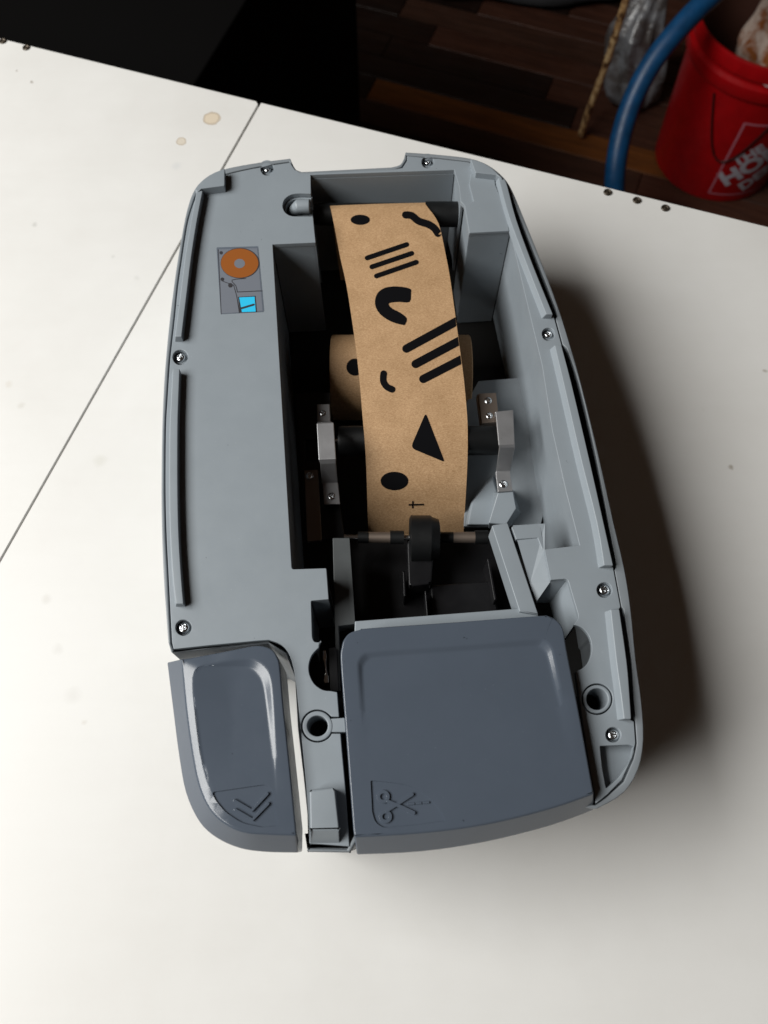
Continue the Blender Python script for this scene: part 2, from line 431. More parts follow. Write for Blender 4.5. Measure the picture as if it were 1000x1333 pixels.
# well skirts: vertical walls below the opening edges
def skirt(name, px, zt, zb, mat, th=.0016, closed=False, flip=1, bevel=0):
    bm = bmesh.new(); w = [P(x, y, T) for x, y in px]; n = len(w)
    off = []
    for i in range(n):
        a = w[max(i-1, 0)]; b = w[min(i+1, n-1)]; t = (b-a).normalized()
        off.append(w[i] + Vector((-t.y, t.x, 0))*th*flip)
    poly = w + off[::-1]
    prism_w(bm, poly, zt, zb)
    return bm_obj(name, bm, mat, disp, bevel=bevel)
ZW = T-.0036
skirt('well_wall', [(404.5,227.8),(591.5,221.3)], ZW, TZ+.01, M['deck'], flip=1)
skirt('well_wall', [(592.6,221),(599,244),(600.5,262)], ZW, .09, M['deck'], flip=1)
skirt('well_wall', [(605,266),(611,303.6)], ZW, TZ+.015, M['deck'], flip=1)
skirt('well_wall', [(612,303.9),(664,300.9)], ZW, TZ+.01, M['deck'], flip=1)
skirt('well_wall', [(665.3,301),(686.2,389),(707.3,476),(720.3,560),(738.3,640),(755.5,709)], ZW, TZ+.015, M['deck'], flip=1)
skirt('well_wall', [(754,711),(709.5,716)], ZW, T-.03, M['deck'], flip=1)
skirt('well_wall', [(354,318),(379,741)], ZW, TZ+.01, M['deck'], flip=-1)
skirt('well_wall', [(355,317.4),(411,315)], ZW, TZ+.01, M['deck'], flip=1)
skirt('well_wall', [(381,742),(424,740.6)], ZW, TZ+.015, M['deck'], flip=-1)
skirt('well_wall', [(403.6,228),(406.2,252)], ZW, TZ+.015, M['deck'], flip=-1)
skirt('well_wall', [(407,282),(410.4,315)], ZW, TZ+.015, M['deck'], flip=-1)
skirt('strip_wall', [(404,781),(405,830)], ZW, .10, M['deck'], flip=-1)
skirt('strip_wall', [(405.5,781.4),(427.5,779.3)], ZW, .10, M['deck'], flip=1)
# pocket that carries the back axle
plate('axle_pocket', [(405.5,249),(392,248),(379,250),(368,257),(364.5,268),(368,279),(378,285),(407.8,285)], T-.011, T-.014, M['deck'], disp)
skirt('axle_pocket_wall', pk[::-1], ZW, T-.0112, M['deck'], flip=-1)
bm = bmesh.new()
q = P(389, 270, T-.006)
tube(bm, [q + Vector((-.006, 0, -.004)), q + Vector((0, 0, .0008)), q + Vector((.008, 0, .001))], [.003, .0048, .0048], 20)
bm_obj('axle_end', bm, M['deck'], disp, bevel=.0008)
# screws
def screw_mesh(rad=.0031):
    bm = bmesh.new(); n, m = 48, 14; rings = []
    for j in range(1, m+1):
        r = rad*j/m; ring = []
        for k in range(n):
            t = 2*math.pi*k/n; x, y = r*math.cos(t), r*math.sin(t)
            z = .0011*(1-(r/rad)**2)**.6 if r < rad else 0
            cr_ = min(max(0, (abs(y)-.00035)/.00022), 1) if abs(x) < rad*.62 else 1
            cr2 = min(max(0, (abs(x)-.00035)/.00022), 1) if abs(y) < rad*.62 else 1
            z -= .0011*(1-min(cr_, cr2))
            ring.append(bm.verts.new((x, y, z)))
        rings.append(ring)
    c = bm.verts.new((0, 0, -.0004))
    for k in range(n): bm.faces.new([c, rings[0][k], rings[0][(k+1) % n]])
    for A, B in zip(rings, rings[1:]):
        for k in range(n): bm.faces.new([A[k], B[k], B[(k+1) % n], A[(k+1) % n]])
    low = [bm.verts.new((v.co.x, v.co.y, -.002)) for v in rings[-1]]
    for k in range(n): bm.faces.new([rings[-1][k], low[k], low[(k+1) % n], rings[-1][(k+1) % n]])
    me = bpy.data.meshes.new('screw'); bmesh.ops.recalc_face_normals(bm, faces=bm.faces); bm.to_mesh(me); bm.free()
    for p in me.polygons: p.use_smooth = True
    me.set_sharp_from_angle(angle=R(50))
    return me
sm = screw_mesh(); sm.materials.append(M['chrome'])
def put_screw(x, y, z, s=1.0, mat=None, parent=None):
    o = bpy.data.objects.new('screw', sm); C.objects.link(o); par = parent or disp; o.parent = par
    o.location = P(x, y, z) - parent_loc(par); o.scale = (s, s, s); o.rotation_euler = (R(random.uniform(-3, 3)), R(random.uniform(-3, 3)), random.random()*1.5)
    return o
for x, y, r in screws:
    put_screw(x, y, T-.0026, r/10.5)
    plate('screw_seat', circ(x, y, r+3, 20), T-.0040, T-.006, M['deck'], disp, bevel=0)
# --- ribs
def rib(name, tl, tr, hgt=.0055, cham=4.0, side=-1, mat=None, endtaper=True):
    """tl/tr: left and right top edges (px at T+hgt), same count; chamfer on the left, walls down to T"""
    z = T + hgt
    loops = []
    bm = bmesh.new(); rows = []
    n = len(tl)
    for i in range(n):
        a = P(*tl[i], z); b = P(*tr[i], z)
        c = (a-b).normalized()*(cham/1000*.42)
        rows.append([a + c + Vector((0, 0, -hgt)), a, b, b + Vector((0, 0, -hgt))])
    V = [[bm.verts.new(p) for p in r] for r in rows]
    for A, B in zip(V, V[1:]):
        for k in range(3): bm.faces.new([A[k], A[k+1], B[k+1], B[k]])
    for row in (V[0], V[-1]): bm.faces.new(row)
    return bm_obj(name, bm, mat or M['deck'], disp, bevel=.0005)
rib('rib', cr([(256,249),(248.5,290),(241,335),(235.5,380),(229.5,425),(228,438)],3), cr([(264,248),(256,290),(249,335),(243.5,380),(238,425),(236.5,438)],3))
rib('rib', cr([(225,480),(223,520),(221,560),(220.5,640),(222,700),(225,750),(229,786)],3), cr([(234,480),(232.5,520),(231.5,560),(231.5,640),(233,700),(236,750),(239,786)],3))
rib('rib', cr([(649,231),(652,243),(664,286),(686,345),(711,409)],3), cr([(657,233),(661,243),(672.5,286),(694,345),(720,409)],3), .0045, 4.5)
rib('rib', cr([(722,449),(734,500),(757,600),(777,680),(786.5,736)],3), cr([(731,449),(744.5,500),(768,600),(786,680),(798.5,736)],3), .0045, 5)
rib('rib', cr([(795,793),(802.5,860),(808,900),(812.5,936)],3), cr([(806.5,793),(816,860),(819.5,900),(822,936)],3), .0045, 5)
# corner blocks
zb = T + .006
plate('corner_block', rp([(258,250,2),(262.5,245.5,1),(292.5,241.5,1),(292.5,219,1),(275,226.5,4),(262,236,4),(253,247,4)], 2), zb, T-.0005, M['deck'], disp)
plate('corner_block', rp([(612.5,206.5,1),(619,224.5,1),(646,227.5,1),(655,232.5,2),(641,219,4),(628,211,4)], 2), zb, T-.0005, M['deck'], disp)
plate('raised_pad', [(613,226),(611,240),(616.5,262),(605,267),(611,303),(663,300.3),(656,266),(645,241),(644,230)], T+.0013, T-.001, M['deck'], disp, bevel=.0004)
# --- recess on the right, with sloping faces, next to the cutter window
def quads(name, faces, mat, bevel=.0004, th=.0015):
    bm = bmesh.new()
    for f in faces:
        bm.faces.new([bm.verts.new(P(*p)) for p in f])
    bmesh.ops.remove_doubles(bm, verts=bm.verts, dist=1e-5)
    o = bm_obj(name, bm, mat, disp, smooth=False)
    s = o.modifiers.new('solid', 'SOLIDIFY'); s.thickness = th; s.offset = 0
    return o
Tl = T-.0036
quads('recess_wall', [[(717.5,755.5,Tl),(739,753.5,Tl),(716,784,T-.026),(698,783,T-.026)],
                      [(739,753.5,Tl),(755,805,Tl),(732,838,T-.026),(716,784,T-.026)]], M['deck'])
# sloped cheek left of the step
quads('sloped_cheek', [[(668,684.5,T-.006),(709.5,682,T-.005),(709,716,T-.005),(717,757,T-.0045),(698,784,T-.010),(690,760,T-.008)],], M['deck'])
plate('step_face', rp([(666,685,1),(703,681,0),(708.5,715,0),(706,716,0),(700,700,0),(672,702,0)],2), T-.0045, T-.03, M['deck'], disp)
# --- ring bosses
def boss(x, y, ro, ri, z=T-.0002, conn=None):
    plate('ring_boss', circ(x, y, ro, 36), z, z-.02, M['deck'], disp, holes=[circ(x, y, ri, 32)], bevel=.0005)
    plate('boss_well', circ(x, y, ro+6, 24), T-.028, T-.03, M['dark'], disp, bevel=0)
boss(413.4, 945, 19.6, 13.5); boss(777.5, 910, 18.6, 14)
plate('connector', [(429.5,935.5),(449,934.2),(450.5,953),(431,953)], T-.0005, T-.006, M['deck'], disp)
# strip side ledge below the strip (between strip and large button)
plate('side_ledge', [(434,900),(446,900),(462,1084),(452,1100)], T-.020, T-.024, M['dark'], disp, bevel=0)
# foot block and base lip of the central strip
def block2(name, top, low, zt, zl, mat, r=.0008):
    n = len(top)
    loops = [[P(x, y, zl) for x, y in low], [P(x, y, zt) for x, y in top]]
    return loft(name, loops, mat, disp, bevel=r, angle=20)
tb = rp([(403,1028,3),(436,1025,4),(442,1080,1),(404,1081,1)],3)
z1 = T+.009
loops = [[P(x, y, z1) for x, y in tb]]
lw = []
for (x, y), p in zip(tb, loops[0]):
    if y > 1070: lw.append(P(x, 1099, T-.001))
    else: lw.append(Vector((p.x, p.y, T-.001)))
loft('end_stop', [lw, loops[0]], M['deck'], disp, bevel=.0008)
plate('base_lip', rp([(400,1103,1),(455,1104,1),(457,1110,1),(400,1109,1)],2), T-.004, T-.010, M['shell'], disp, bevel=.0006)
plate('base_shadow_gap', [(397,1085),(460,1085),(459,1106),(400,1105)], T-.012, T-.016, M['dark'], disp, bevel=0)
# --- steel blade showing in the round opening
plate('blade', [(420.5,847),(424,847),(425.5,855),(424.5,862),(426,878),(427.8,880),(427.5,888),(423,889.5),(421.5,886),(422.5,880),(424,877),(422.5,862),(420.5,858)], T-.012, T-.0135, M['chrome'], disp, bevel=.0001)
plate('blade_holder', [(428,843),(438,842),(441,900),(430,900)], T-.012, T-.03, M['black'], disp)
# --- frame of the cutter window (lower than the deck)
zf = T-.012
frame_out = [(433,742),(455,705),(458,702),(641,683),(661,681),(699,797),(726,830),(726,860),(445,860),(438,850)]
frame_in = [(457,744),(461.5,808),(675,792.5),(643,700),(470,706)]
def frm(name, px, z=zf, zb=zf-.012, mat=None, bevel=.0005): return plate(name, px, z, zb, mat or M['deck'], disp, bevel=bevel)
frm('frame_bar', [(433,700),(455,700),(462.5,812),(441,815),(444,900),(438,900)], z=T-.018, zb=T-.03, mat=M['darkgrey'])
frm('frame_bar', rp([(640,683.5,2),(661,680.5,1),(701,800,1),(676.5,796,0)], 2), z=T-.005, zb=T-.022)
frm('frame_bar', [(462,808.5),(675.5,792),(700,798.5),(712,860),(460,872)], z=T-.007, zb=T-.02)
# dark glossy chamber below the cutter window
plate('cutter_plate', [(452,700),(650,690),(690,800),(458,816)], T-.055, T-.058, M['black'], disp)
for x0, y0, x1, y1, w in ((526,745,527,775,3),(554,770,557,806,2.2),(636,728,645,780,3.4)):
    plate('guide_rail', strip_path([(x0,y0),(x1,y1)], w), T-.036, T-.056, M['black'], disp, bevel=.0004)
plate('cutter_block', rp([(560,762,2),(640,756,2),(650,800,2),(562,806,2)],2), T-.045, T-.056, M['black'], disp, bevel=.001)

# --- left button and large button
def button(name, top, low, zt, zl, mat, panel_o, panel_i, drop, round_=.0009, fall=None):
    """top: px loop at zt; low: px loop at zl or None (vertical)"""
    wt = [P(x, y, zt) for x, y in top]
    if fall:
        for p, px in zip(wt, top): p.z -= fall(*px)
    wl = []
    for p, q in zip(wt, low): wl.append(P(q[0], q[1], zl) if q is not None else Vector((p.x, p.y, zl)))
    wb = [Vector((p.x, p.y, zl-.020)) for p in wl]
    c = sum(wt, Vector())/len(wt)
    po = [P(x, y, zt) for x, y in panel_o]; pi = [P(x, y, zt) for x, y in panel_i]
    pi = [Vector((p.x, p.y, zt - drop(px[0], px[1]))) for p, px in zip(pi, panel_i)]
    bm = bmesh.new()
    vt = [bm.verts.new(p) for p in wt]; vl = [bm.verts.new(p) for p in wl]; vb = [bm.verts.new(p) for p in wb]
    vo = [bm.verts.new(p) for p in po]; vi = [bm.verts.new(p) for p in pi]
    def ring(A, B):
        n = len(A)
        for i in range(n): bm.faces.new([A[i], A[(i+1) % n], B[(i+1) % n], B[i]])
    bm.faces.new(vb[::-1]); ring(vb, vl); ring(vl, vt); ring(vo, vi)
    tr = tessellate_polygon([[Vector((v.co.x, v.co.y, 0)) for v in vt], [Vector((v.co.x, v.co.y, 0)) for v in vo]])
    fl = vt + vo
    for t in tr: bm.faces.new([fl[i] for i in t])
    # panel floor: fan of shrinking rings keeps it smooth
    prev = vi; cc = sum((v.co for v in vi), Vector())/len(vi)
    for s in (.93, .86, .78, .70, .6, .5, .4, .3, .2, .1):
        nr = []
        for v in vi:
            q_ = cc + (v.co-cc)*s; q_.z = zt - drop(*proj(Vector((q_.x, q_.y, zt)))); nr.append(bm.verts.new(q_))
        ring(prev, nr); prev = nr
    cc.z = zt - drop(*proj(Vector((cc.x, cc.y, zt)))); cv = bm.verts.new(cc)
    for i in range(len(prev)): bm.faces.new([prev[i], prev[(i+1) % len(prev)], cv])
    o = bm_obj(name, bm, mat, disp, bevel=round_, seg=3, angle=18)
    return o, BVHTree.FromPolygons([v.to_tuple() for v in wt], [list(range(len(wt)))])
def proj(p):
    v = p - Vector((0, 0, ZC)); c, s_ = math.cos(TH), math.sin(TH)
    up = v.y*c + v.z*s_; dp = v.y*s_ - v.z*c
    return 500 + F*v.x/dp, 666.5 - F*up/dp
def pairs(keys, zt, zl):
    """keys: (top, low or None, corner flag) -> matched smooth px loops"""
    q = []
    for k in keys:
        lo = k[1]
        if lo is None:
            p = P(k[0][0], k[0][1], zt); lo = proj(Vector((p.x, p.y, zl)))
        q.append((*k[0], *lo))
    cs = [i for i, k in enumerate(keys) if len(k) > 2 and k[2]]
    out = []; n = len(q)
    for a, b in zip(cs, cs[1:] + [cs[0] + n]):
        seg = [q[i % n] for i in range(a, b+1)]
        out += cr(seg, 4)[:-1]
    return [(o[0], o[1]) for o in out], [(o[2], o[3]) for o in out]
# big button
zt = T + .009
keys = [((445,842),None),((447.5,833),None),((455,824),None),((468,819.5),None),((485,817),None),((600,809),None),((700,801.5),None),((716,802.5),None),((727,809),None),((734,821),None),((738,846),None),((754,928),None),((771.5,1024),None,1),((773,1033),(773.5,1054),1),((716,1052.5),(716,1075)),((632,1073),(632,1096)),((548,1084),(548,1108.5)),((461.5,1089.5),(464.5,1112.5),1),((460,1080),None,1),((449,935),None),((443.5,860),None)]
top_px, low_px = pairs(keys, zt, zt-.015)
po = [(466,868),(467.5,859),(473,852),(483,848.5),(530,844.5),(600,840),(660,835),(700,832),(710,834),(717,841),(721,852),(730,895),(743,955),(755,1010),(750,1030),(690,1051),(590,1071),(520,1077),(484,1079),(474,980),(468,900)]
pi = [(472,873),(473.5,865),(478,859),(487,855.5),(530,852),(600,847),(660,842.5),(697,840),(704,842),(710,848),(714,858),(724,900),(740,960),(753,1010),(748.5,1029),(690,1050),(590,1070),(520,1076),(485,1078),(477.5,980),(473.5,905)]
def rs(l, n=3):
    return cr(l, n, True)
def drop_big(x, y): return .0016*max(0, min(1, (965-y)/110.0))
button('cut_button', top_px, low_px, zt, zt-.015, M['button'], rs(po), rs(pi), drop_big)
cutb = bpy.data.objects['cut_button']; cutb['label'] = 'large slate blue button with scissors symbol'
# left feed button
zt2 = T + .007
keys2 = [((236,857),(217.5,862),1),((240,856.6),None,1),((300,846.5),None),((328,841),None),((343,841),None),((355,846),None),((361,855),None),((364.5,868),None),((368.5,915),None),((376,985),None),((385.3,1078),None,1),((386,1087),(388.5,1110),1),((345.6,1085.6),(346,1109)),((318,1083),(312,1104)),((293,1072),(281,1090)),((273,1053),(259,1069)),((259,1024),(242,1032)),((250,984),(233,984)),((241,918),(226,930))]
top2, low2 = pairs(keys2, zt2, zt2-.014)
po2 = [(258,869),(280,863),(318,857.5),(333,859.5),(344,867),(351,880),(354.5,905),(358,960),(363,1040),(363,1074),(330,1074),(300,1062),(277,1035),(264,995),(256,940),(251,890)]
pi2 = [(258,871),(280,868),(316,867.5),(327,870),(336,878),(342,889),(346,910),(352,960),(361.5,1040),(361,1073),(330,1073),(300,1061),(278,1034),(265,995),(257,940),(252,891)]
def drop_l(x, y): return .0022*max(0, min(1, (1020-y)/120.0))*max(0, min(1, (x-250)/50.0))
button('feed_button', top2, low2, zt2, zt2-.014, M['button'], rs(po2), rs(pi2), drop_l, fall=lambda x, y: .0016*max(0, min(1, (300-x)/45.0)))
bpy.data.objects['feed_button']['label'] = 'narrow slate blue button with double chevron'
def carve(o, px, z, depth):
    bm = bmesh.new(); prism_w(bm, P2(px, z), z+.01, z-depth); c = bm_obj('carver', bm, None, disp, smooth=False)
    m = o.modifiers.new('b', 'BOOLEAN'); m.operation = 'DIFFERENCE'; m.object = c; m.solver = 'EXACT'
    bpy.context.view_layer.update()
    me = bpy.data.meshes.new_from_object(o.evaluated_get(bpy.context.evaluated_depsgraph_get()))
    o.modifiers.clear(); o.data = me
    bpy.data.objects.remove(c)
# symbols moulded on the buttons
def relief(name, px, w, z, h, mat, parent, flat=False, bevel=.00012):
    bm = bmesh.new(); prism_w(bm, [P(x, y, z+h) for x, y in strip_path(px, w, flat)], z+h, z-.0015)
    return bm_obj(name, bm, mat, parent, bevel=bevel)
fb = bpy.data.objects['feed_button']
for ln in ([(305,1042),(328,1055),(348,1033)], [(306,1054),(329,1067),(349,1046)]):
    relief('chevron', ln, 4.0, zt2-.0008, .0012, M['button'], fb)
def offset_poly(px, d):
    out = []; n = len(px)
    for i in range(n):
        a, b = Vector(px[i-1]), Vector(px[(i+1) % n]); t = (b-a).normalized()
        out.append((px[i][0] - t.y*d, px[i][1] + t.x*d))
    return out
def outline_ring(name, px, w, z, h, mat, parent):
    """closed raised line"""
    bm = bmesh.new(); o = offset_poly(px, -w/2); i = offset_poly(px, w/2)
    prism_w(bm, P2(o, z+h), z+h, z-.0015, [P2(i, z+h)])
    return bm_obj(name, bm, mat, parent, bevel=.0001)
em = rp([(276,1031,4),(345,1021,8),(355,1027,5),(362.5,1075,4),(340,1077,0),(315,1071.5,8),(293,1057,8),(280,1041,4)],4)
carve(fb, em, zt2, .0008)
cb = cutb
carve(cb, rp([(482.5,1016,2)] + cr([(503,1017.6),(528,1021.6),(550,1031.5),(568,1047),(580.6,1068)],4) + [(579,1069,1),(540,1074,0),(499,1078,6),(488,1070,6),(484.5,1056,0)], 3), zt, .0008)
for c in ((499,1037), (502,1063)):
    outline_ring('scissor_loop', circ(c[0], c[1], 6.3, 24), 4.6, zt-.0008, .0010, M['button'], cb)
for hh, ln in ((.0011, [(503,1056),(520,1045),(537,1034)]), (.0012, [(505,1043),(522,1050),(539,1058)])):
    relief('scissor_blade', ln, 4.4, zt-.0008, hh, M['button'], cb)
for ln in ([(531,1046.5),(539,1046)], [(542.5,1045.6),(548,1045.2)], [(551.5,1044.8),(558,1044.4)]):
    relief('cut_mark', ln, 3.0, zt-.0008, .0007, M['button'], cb)

# --- instruction sticker
M['st_grey'] = base_mat('sticker_grey', (.10, .12, .15), .5)
M['st_light'] = base_mat('sticker_light_grey', (.150, .165, .195), .5)
M['st_orange'] = base_mat('sticker_orange', (.27, .078, .008), .5)
M['st_cyan'] = base_mat('sticker_cyan', (.02, .50, .80), .5)
M['st_line'] = base_mat('sticker_dark_line', (.03, .028, .032), .5)
stk = plate('sticker', rp([(282,322,1),(336,320.5,1),(344,406,2),(287.5,409,1)],2), T+.00012, T-.0002, M['st_grey'], disp, bevel=0)
def pr(name, px, lev, mat): return plate(name, px, T+.00012+.00005*lev, T-.0001, mat, stk, bevel=0)
pr('printed_panel', [(284.5,324.5),(335,323),(342,404.5),(288,408)], 1, M['st_light'])
pr('printed_line', strip_path([(284.2,325),(288,408.5)], .9), 2, M['st_line'])
pr('printed_disc', circ(312.5,342.5,25.3,40,19.8), 3, M['st_line'])
pr('printed_disc', circ(312,342.5,24.4,40,19), 4, M['st_orange'])
pr('printed_disc', circ(312,343,7,24,6), 5, M['st_light'])
for x, y, r in ((288,329,2.2),(289.5,363.5,2.4),(300,371.3,3)): pr('printed_dot', circ(x, y, r, 14), 3, M['st_line'])
pr('printed_line', strip_path(cr([(320,362.5),(302,364.5),(307,372),(309,380)],3), .9), 3, M['st_line'])
pr('printed_line', strip_path([(309,380),(341,378.5)], .9), 4, M['st_line'])
pr('printed_line', strip_path([(290,366),(304,371),(308,385),(311.5,407)], .7), 5, M['st_line'])
pr('printed_panel', [(310,386.5),(332.5,385),(334.5,406),(312,406.5)], 4, M['st_line'])
pr('printed_panel', [(311.5,387.2),(331.5,386.2),(333,405.6),(315,406.2)], 5, M['st_cyan'])
pr('printed_line', strip_path([(312,402),(330.5,396.5)], 2.6), 6, M['st_line'])

# --- brackets, rollers, shafts
def strap(name, rows, mat, parent, th=.0014, bevel=.0004):
    """rows: (xl, xr, y_l, y_r, z)"""
    bm = bmesh.new(); V = []
    for xl, xr, yl, yr, z in rows: V.append([bm.verts.new(P(xl, yl, z)), bm.verts.new(P(xr, yr, z))])
    for A, B in zip(V, V[1:]): bm.faces.new([A[0], A[1], B[1], B[0]])
    o = bm_obj(name, bm, mat, parent, smooth=False)
    s = o.modifiers.new('solid', 'SOLIDIFY'); s.thickness = th; s.offset = 0
    b = o.modifiers.new('bevel', 'BEVEL'); b.width = bevel; b.segments = 2; b.limit_method = 'ANGLE'; b.angle_limit = R(25)
    return o
# side plates
plate('side_plate', rp([(384,512,1),(429,510,2),(432,560,1),(440,640,1),(449,700,1),(396,704,1),(392,600,1)],2), .118, .115, M['black'], disp, holes=[[(397,572),(412,571),(414,600),(398,602)]])
plate('side_plate', rp([(396,612,1),(414,611,1),(419,703,1),(400,705,1)],2), .1205, .118, M['dullsteel'], disp)
zl = .1245
strap('bracket', [(412.5,429,527,526.5,zl),(413.5,430.5,550,549.5,zl+.0005),(412.5,434.5,552.5,551.5,.149),(415,437.5,598,597,.149),(417,437.5,603,602,.146),(419,440,628,627.5,zl),(420.5,440.5,631,630.5,zl-.0005),(422,443,657,656.5,zl-.0005)], M['steel'], disp)
zr = .1225
plate('side_plate', [(623,496),(697,490),(716,640),(704,683),(660,684),(604,685),(606,640),(609,560),(600,537)], .098, .095, M['shell'], disp)
strap('bracket', [(645,668,537,534.5,.146),(649,670,579,578,.146),(650,670.5,582,581.5,.1445),(646,664.5,613,612,zr),(645,664,616,615,zr-.0005),(648,667.5,641,639.5,zr-.0005)], M['steel'], disp, th=.0016)
strap('bracket', [(644.5,667.5,537.5,535,.1455),(643.5,665,541.5,539,.128),(643,664,543,541,.110)], M['steel'], disp)
plate('mounting_tab', [(623,512),(646,511),(650,549),(628,551)], .1222, .119, M['dullsteel'], disp)
plate('mounting_tab', [(621,513),(644,512),(648,550),(626,552)], .1185, .112, M['dullsteel'], disp)
put_screw(420.5,538,zl+.0008,.8); put_screw(431.5,646,zl+.0003,.85); put_screw(635.5,521.5,.1222,.85); put_screw(637,541,.1222,.8); put_screw(655.5,630,zr+.0004,.92)
put_screw(403,619,.1218,.85)
# wedge under the right bracket
lo = [P(x, y, .098) for x, y in [(640,640),(668,638),(678,668),(662,688),(636,688)]]
hi = [P(x, y, z) for x, y, z in [(648,641.5,zr-.001),(668,640,zr-.001),(672,662,.1175),(659,683,.1125),(636,681,.1125)]]
loft('wedge', [lo, hi], M['deck'], disp, bevel=.0006)
lo = [P(x, y, .099) for x, y in [(606,684),(612,655),(632,628),(642,618),(650,640),(640,684)]]
hi = [P(x, y, .1035) for x, y in [(609,683),(614,655),(633,631),(642,624),(647,640),(638,683)]]
loft('fairing', [lo, hi], M['deck'], disp, bevel=.001)
# back roller
y0, z0 = P(500, 279, .138).y, .138
xa, xb = P(404, 279, .138).x, P(597, 279, .138).x
rod_steps('back_roller', y0, z0, [(xa-.004, .003), (xa, .003), (xa, .0072), (xa+.006, .0072), (xa+.0065, .0078), (xb-.024, .0078), (xb-.024, .0088), (xb-.001, .0088), (xb, .008), (xb, .003), (xb+.006, .003)], M['rubber'], disp)
# mid roller
y1, z1 = P(500, 575, .122).y, .1235
xa = P(440, 575, .13).x; xb = P(652, 575, .13).x
rod_steps('heater_roller', y1, z1, [(xa, .006), (xa, .0092), (xa+.002, .0096), (xb-.003, .0096), (xb, .0090), (xb, .006)], M['rubber'], disp)
rod_steps('roller_pin', y1, z1, [(P(434,575,.13).x, .001), (xa+.001, .001)], M['chrome'], disp)
# cutter shaft
y2 = P(500, 698, .128).y; z2 = .126
def X(px): return P(px, 698, z2).x
rod_steps('cutter_shaft', y2, z2, [(X(448), .0018), (X(652), .0018)], M['chrome'], disp)
for s in ([(466,.0036),(480,.0036)], [(508,.0042),(526,.0042)], [(568,.0034),(590,.0034)], [(618,.0042),(635,.0042)]):
    rod_steps('shaft_collar', y2, z2, [(X(a), r) for a, r in s], M['rubber'], disp)
rod_steps('bright_sleeve', y2, z2, [(X(480), .0034), (X(508), .0034)], M['dullsteel'], disp)
rod_steps('bright_sleeve', y2, z2, [(X(590), .0034), (X(618), .0034)], M['dullsteel'], disp)
rod_steps('press_wheel', y2-.001, z2, [(X(533), .0125), (X(535), .0145), (X(560), .0145), (X(562.5), .0135), (X(571), .0120), (X(572), .010)], M['rubber'], disp, n=40)
plate('press_arm', rp([(530,702,3),(566,700,3),(562,760,4),(532,764,4)],3), T-.034, T-.05, M['black'], disp, bevel=.001)

# ================================================================== PAPER TAPE
roll = tag(empty('paper_tape_roll', P(505, 500, .06)), 'brown kraft paper tape with black printed shapes threaded through the dispenser', 'paper tape')
rows = [  # (xl, yl, xr, yr, z)
 (429.8,270,554,266,.1472),(431.3,275,557,270,.1482),(436,298,571,291,.1482),(443,335,580,330,.1478),(451,371,586,362,.147),(458,415,592.5,408,.1452),
 (464,458,598.5,452,.1425),(468.5,500,604,494,.1395),(472,542,608,538,.1365),(474.5,570,609,566,.1340),(476.5,600,608.7,597,.1275),(477.6,630,607.5,627,.1180),(478.5,660,605.8,656,.1040),(479.5,690,604,686,.0880),(480,705,603,702,.080)]
rows = cr(rows, 4)
bm = bmesh.new(); K = 14; G = []
front = []
for (xl, yl, xr, yr, z) in rows:
    a, b = P(xl, yl, z), P(xr, yr, z); front.append((a, b))
# behind the back roller: arc down then to the roll
a0, b0 = front[0]
back = []
for k in range(1, 7):
    t = k/6*math.pi*.5
    dy = .006*math.sin(t); dz = -.010*(1-math.cos(t))
    back.append((a0 + Vector((0, dy, dz)), b0 + Vector((0, dy, dz))))
al, bl = back[-1]
back.append((al + Vector((.004, -.012, -.06)), bl + Vector((-.002, -.012, -.06))))
allrows = back[::-1] + front
for a, b in allrows:
    row = []
    for k in range(K+1):
        u = k/K
        p = a.lerp(b, u); p.z += .0003*math.sin(math.pi*u)
        row.append(bm.verts.new(p))
    G.append(row)
for A, B in zip(G, G[1:]):
    for k in range(K): bm.faces.new([A[k], A[k+1], B[k+1], B[k]])
bm.faces.ensure_lookup_table(); bmesh.ops.recalc_face_normals(bm, faces=bm.faces)
strip_bvh = BVHTree.FromBMesh(bm)
strip = bm_obj('paper_strip', bm, M['kraft'], roll, smooth=True)
def onto(bvh, px, py, lift):
    h = bvh.ray_cast(Vector((0, 0, ZC)), ray(px, py))
    if h[0] is None: return None
    n = h[1] if h[1].dot(ray(px, py)) < 0 else -h[1]
    return h[0] + n*lift
def mark(name, px, parent, bvh, lift=.00022, mat=None):
    bm = bmesh.new()
    v = [bm.verts.new((x, y, 0)) for x, y in px]
    for t in tessellate_polygon([[Vector((x, y, 0)) for x, y in px]]):
        try: bm.faces.new([v[i] for i in t])
        except ValueError: pass
    for _ in range(3):
        e = [e for e in bm.edges if e.calc_length() > 5]
        if e: bmesh.ops.subdivide_edges(bm, edges=e, cuts=1); bmesh.ops.triangulate(bm, faces=bm.faces)
    bad = []
    for q in bm.verts:
        w = onto(bvh, q.co.x, q.co.y, lift)
        if w is None: bad.append(q)
        else: q.co = w
    bmesh.ops.delete(bm, geom=bad, context='VERTS')
    return bm_obj(name, bm, mat or M['ink'], parent, smooth=True)
def c6(l): return [(360+x/3.571, 200+y/3.571) for x, y in l]
mark('printed_dot', circ(469,286.3,12.5,28,6.6), strip, strip_bvh)
mark('printed_squiggle', strip_path(cr([(528,280),(536,281),(545,288),(557,292),(565,297),(570,304)],4), 9.5), strip, strip_bvh)
for a, b in (((478,336),(529.5,318.5)), ((484,347.6),(536,330)), ((490,359.5),(542,341.5))):
    mark('printed_bar', strip_path([a, ((a[0]+b[0])/2, (a[1]+b[1])/2), b], 6.2), strip, strip_bvh)
mark('printed_hook', cr(c6([(620,628),(625,650),(618,690),(570,690),(528,694),(522,704),(540,722),(575,740),(605,765),(600,790),(588,797),(530,780),(480,745),(458,700),(468,652),(505,624),(560,618)]),3,True), strip, strip_bvh)
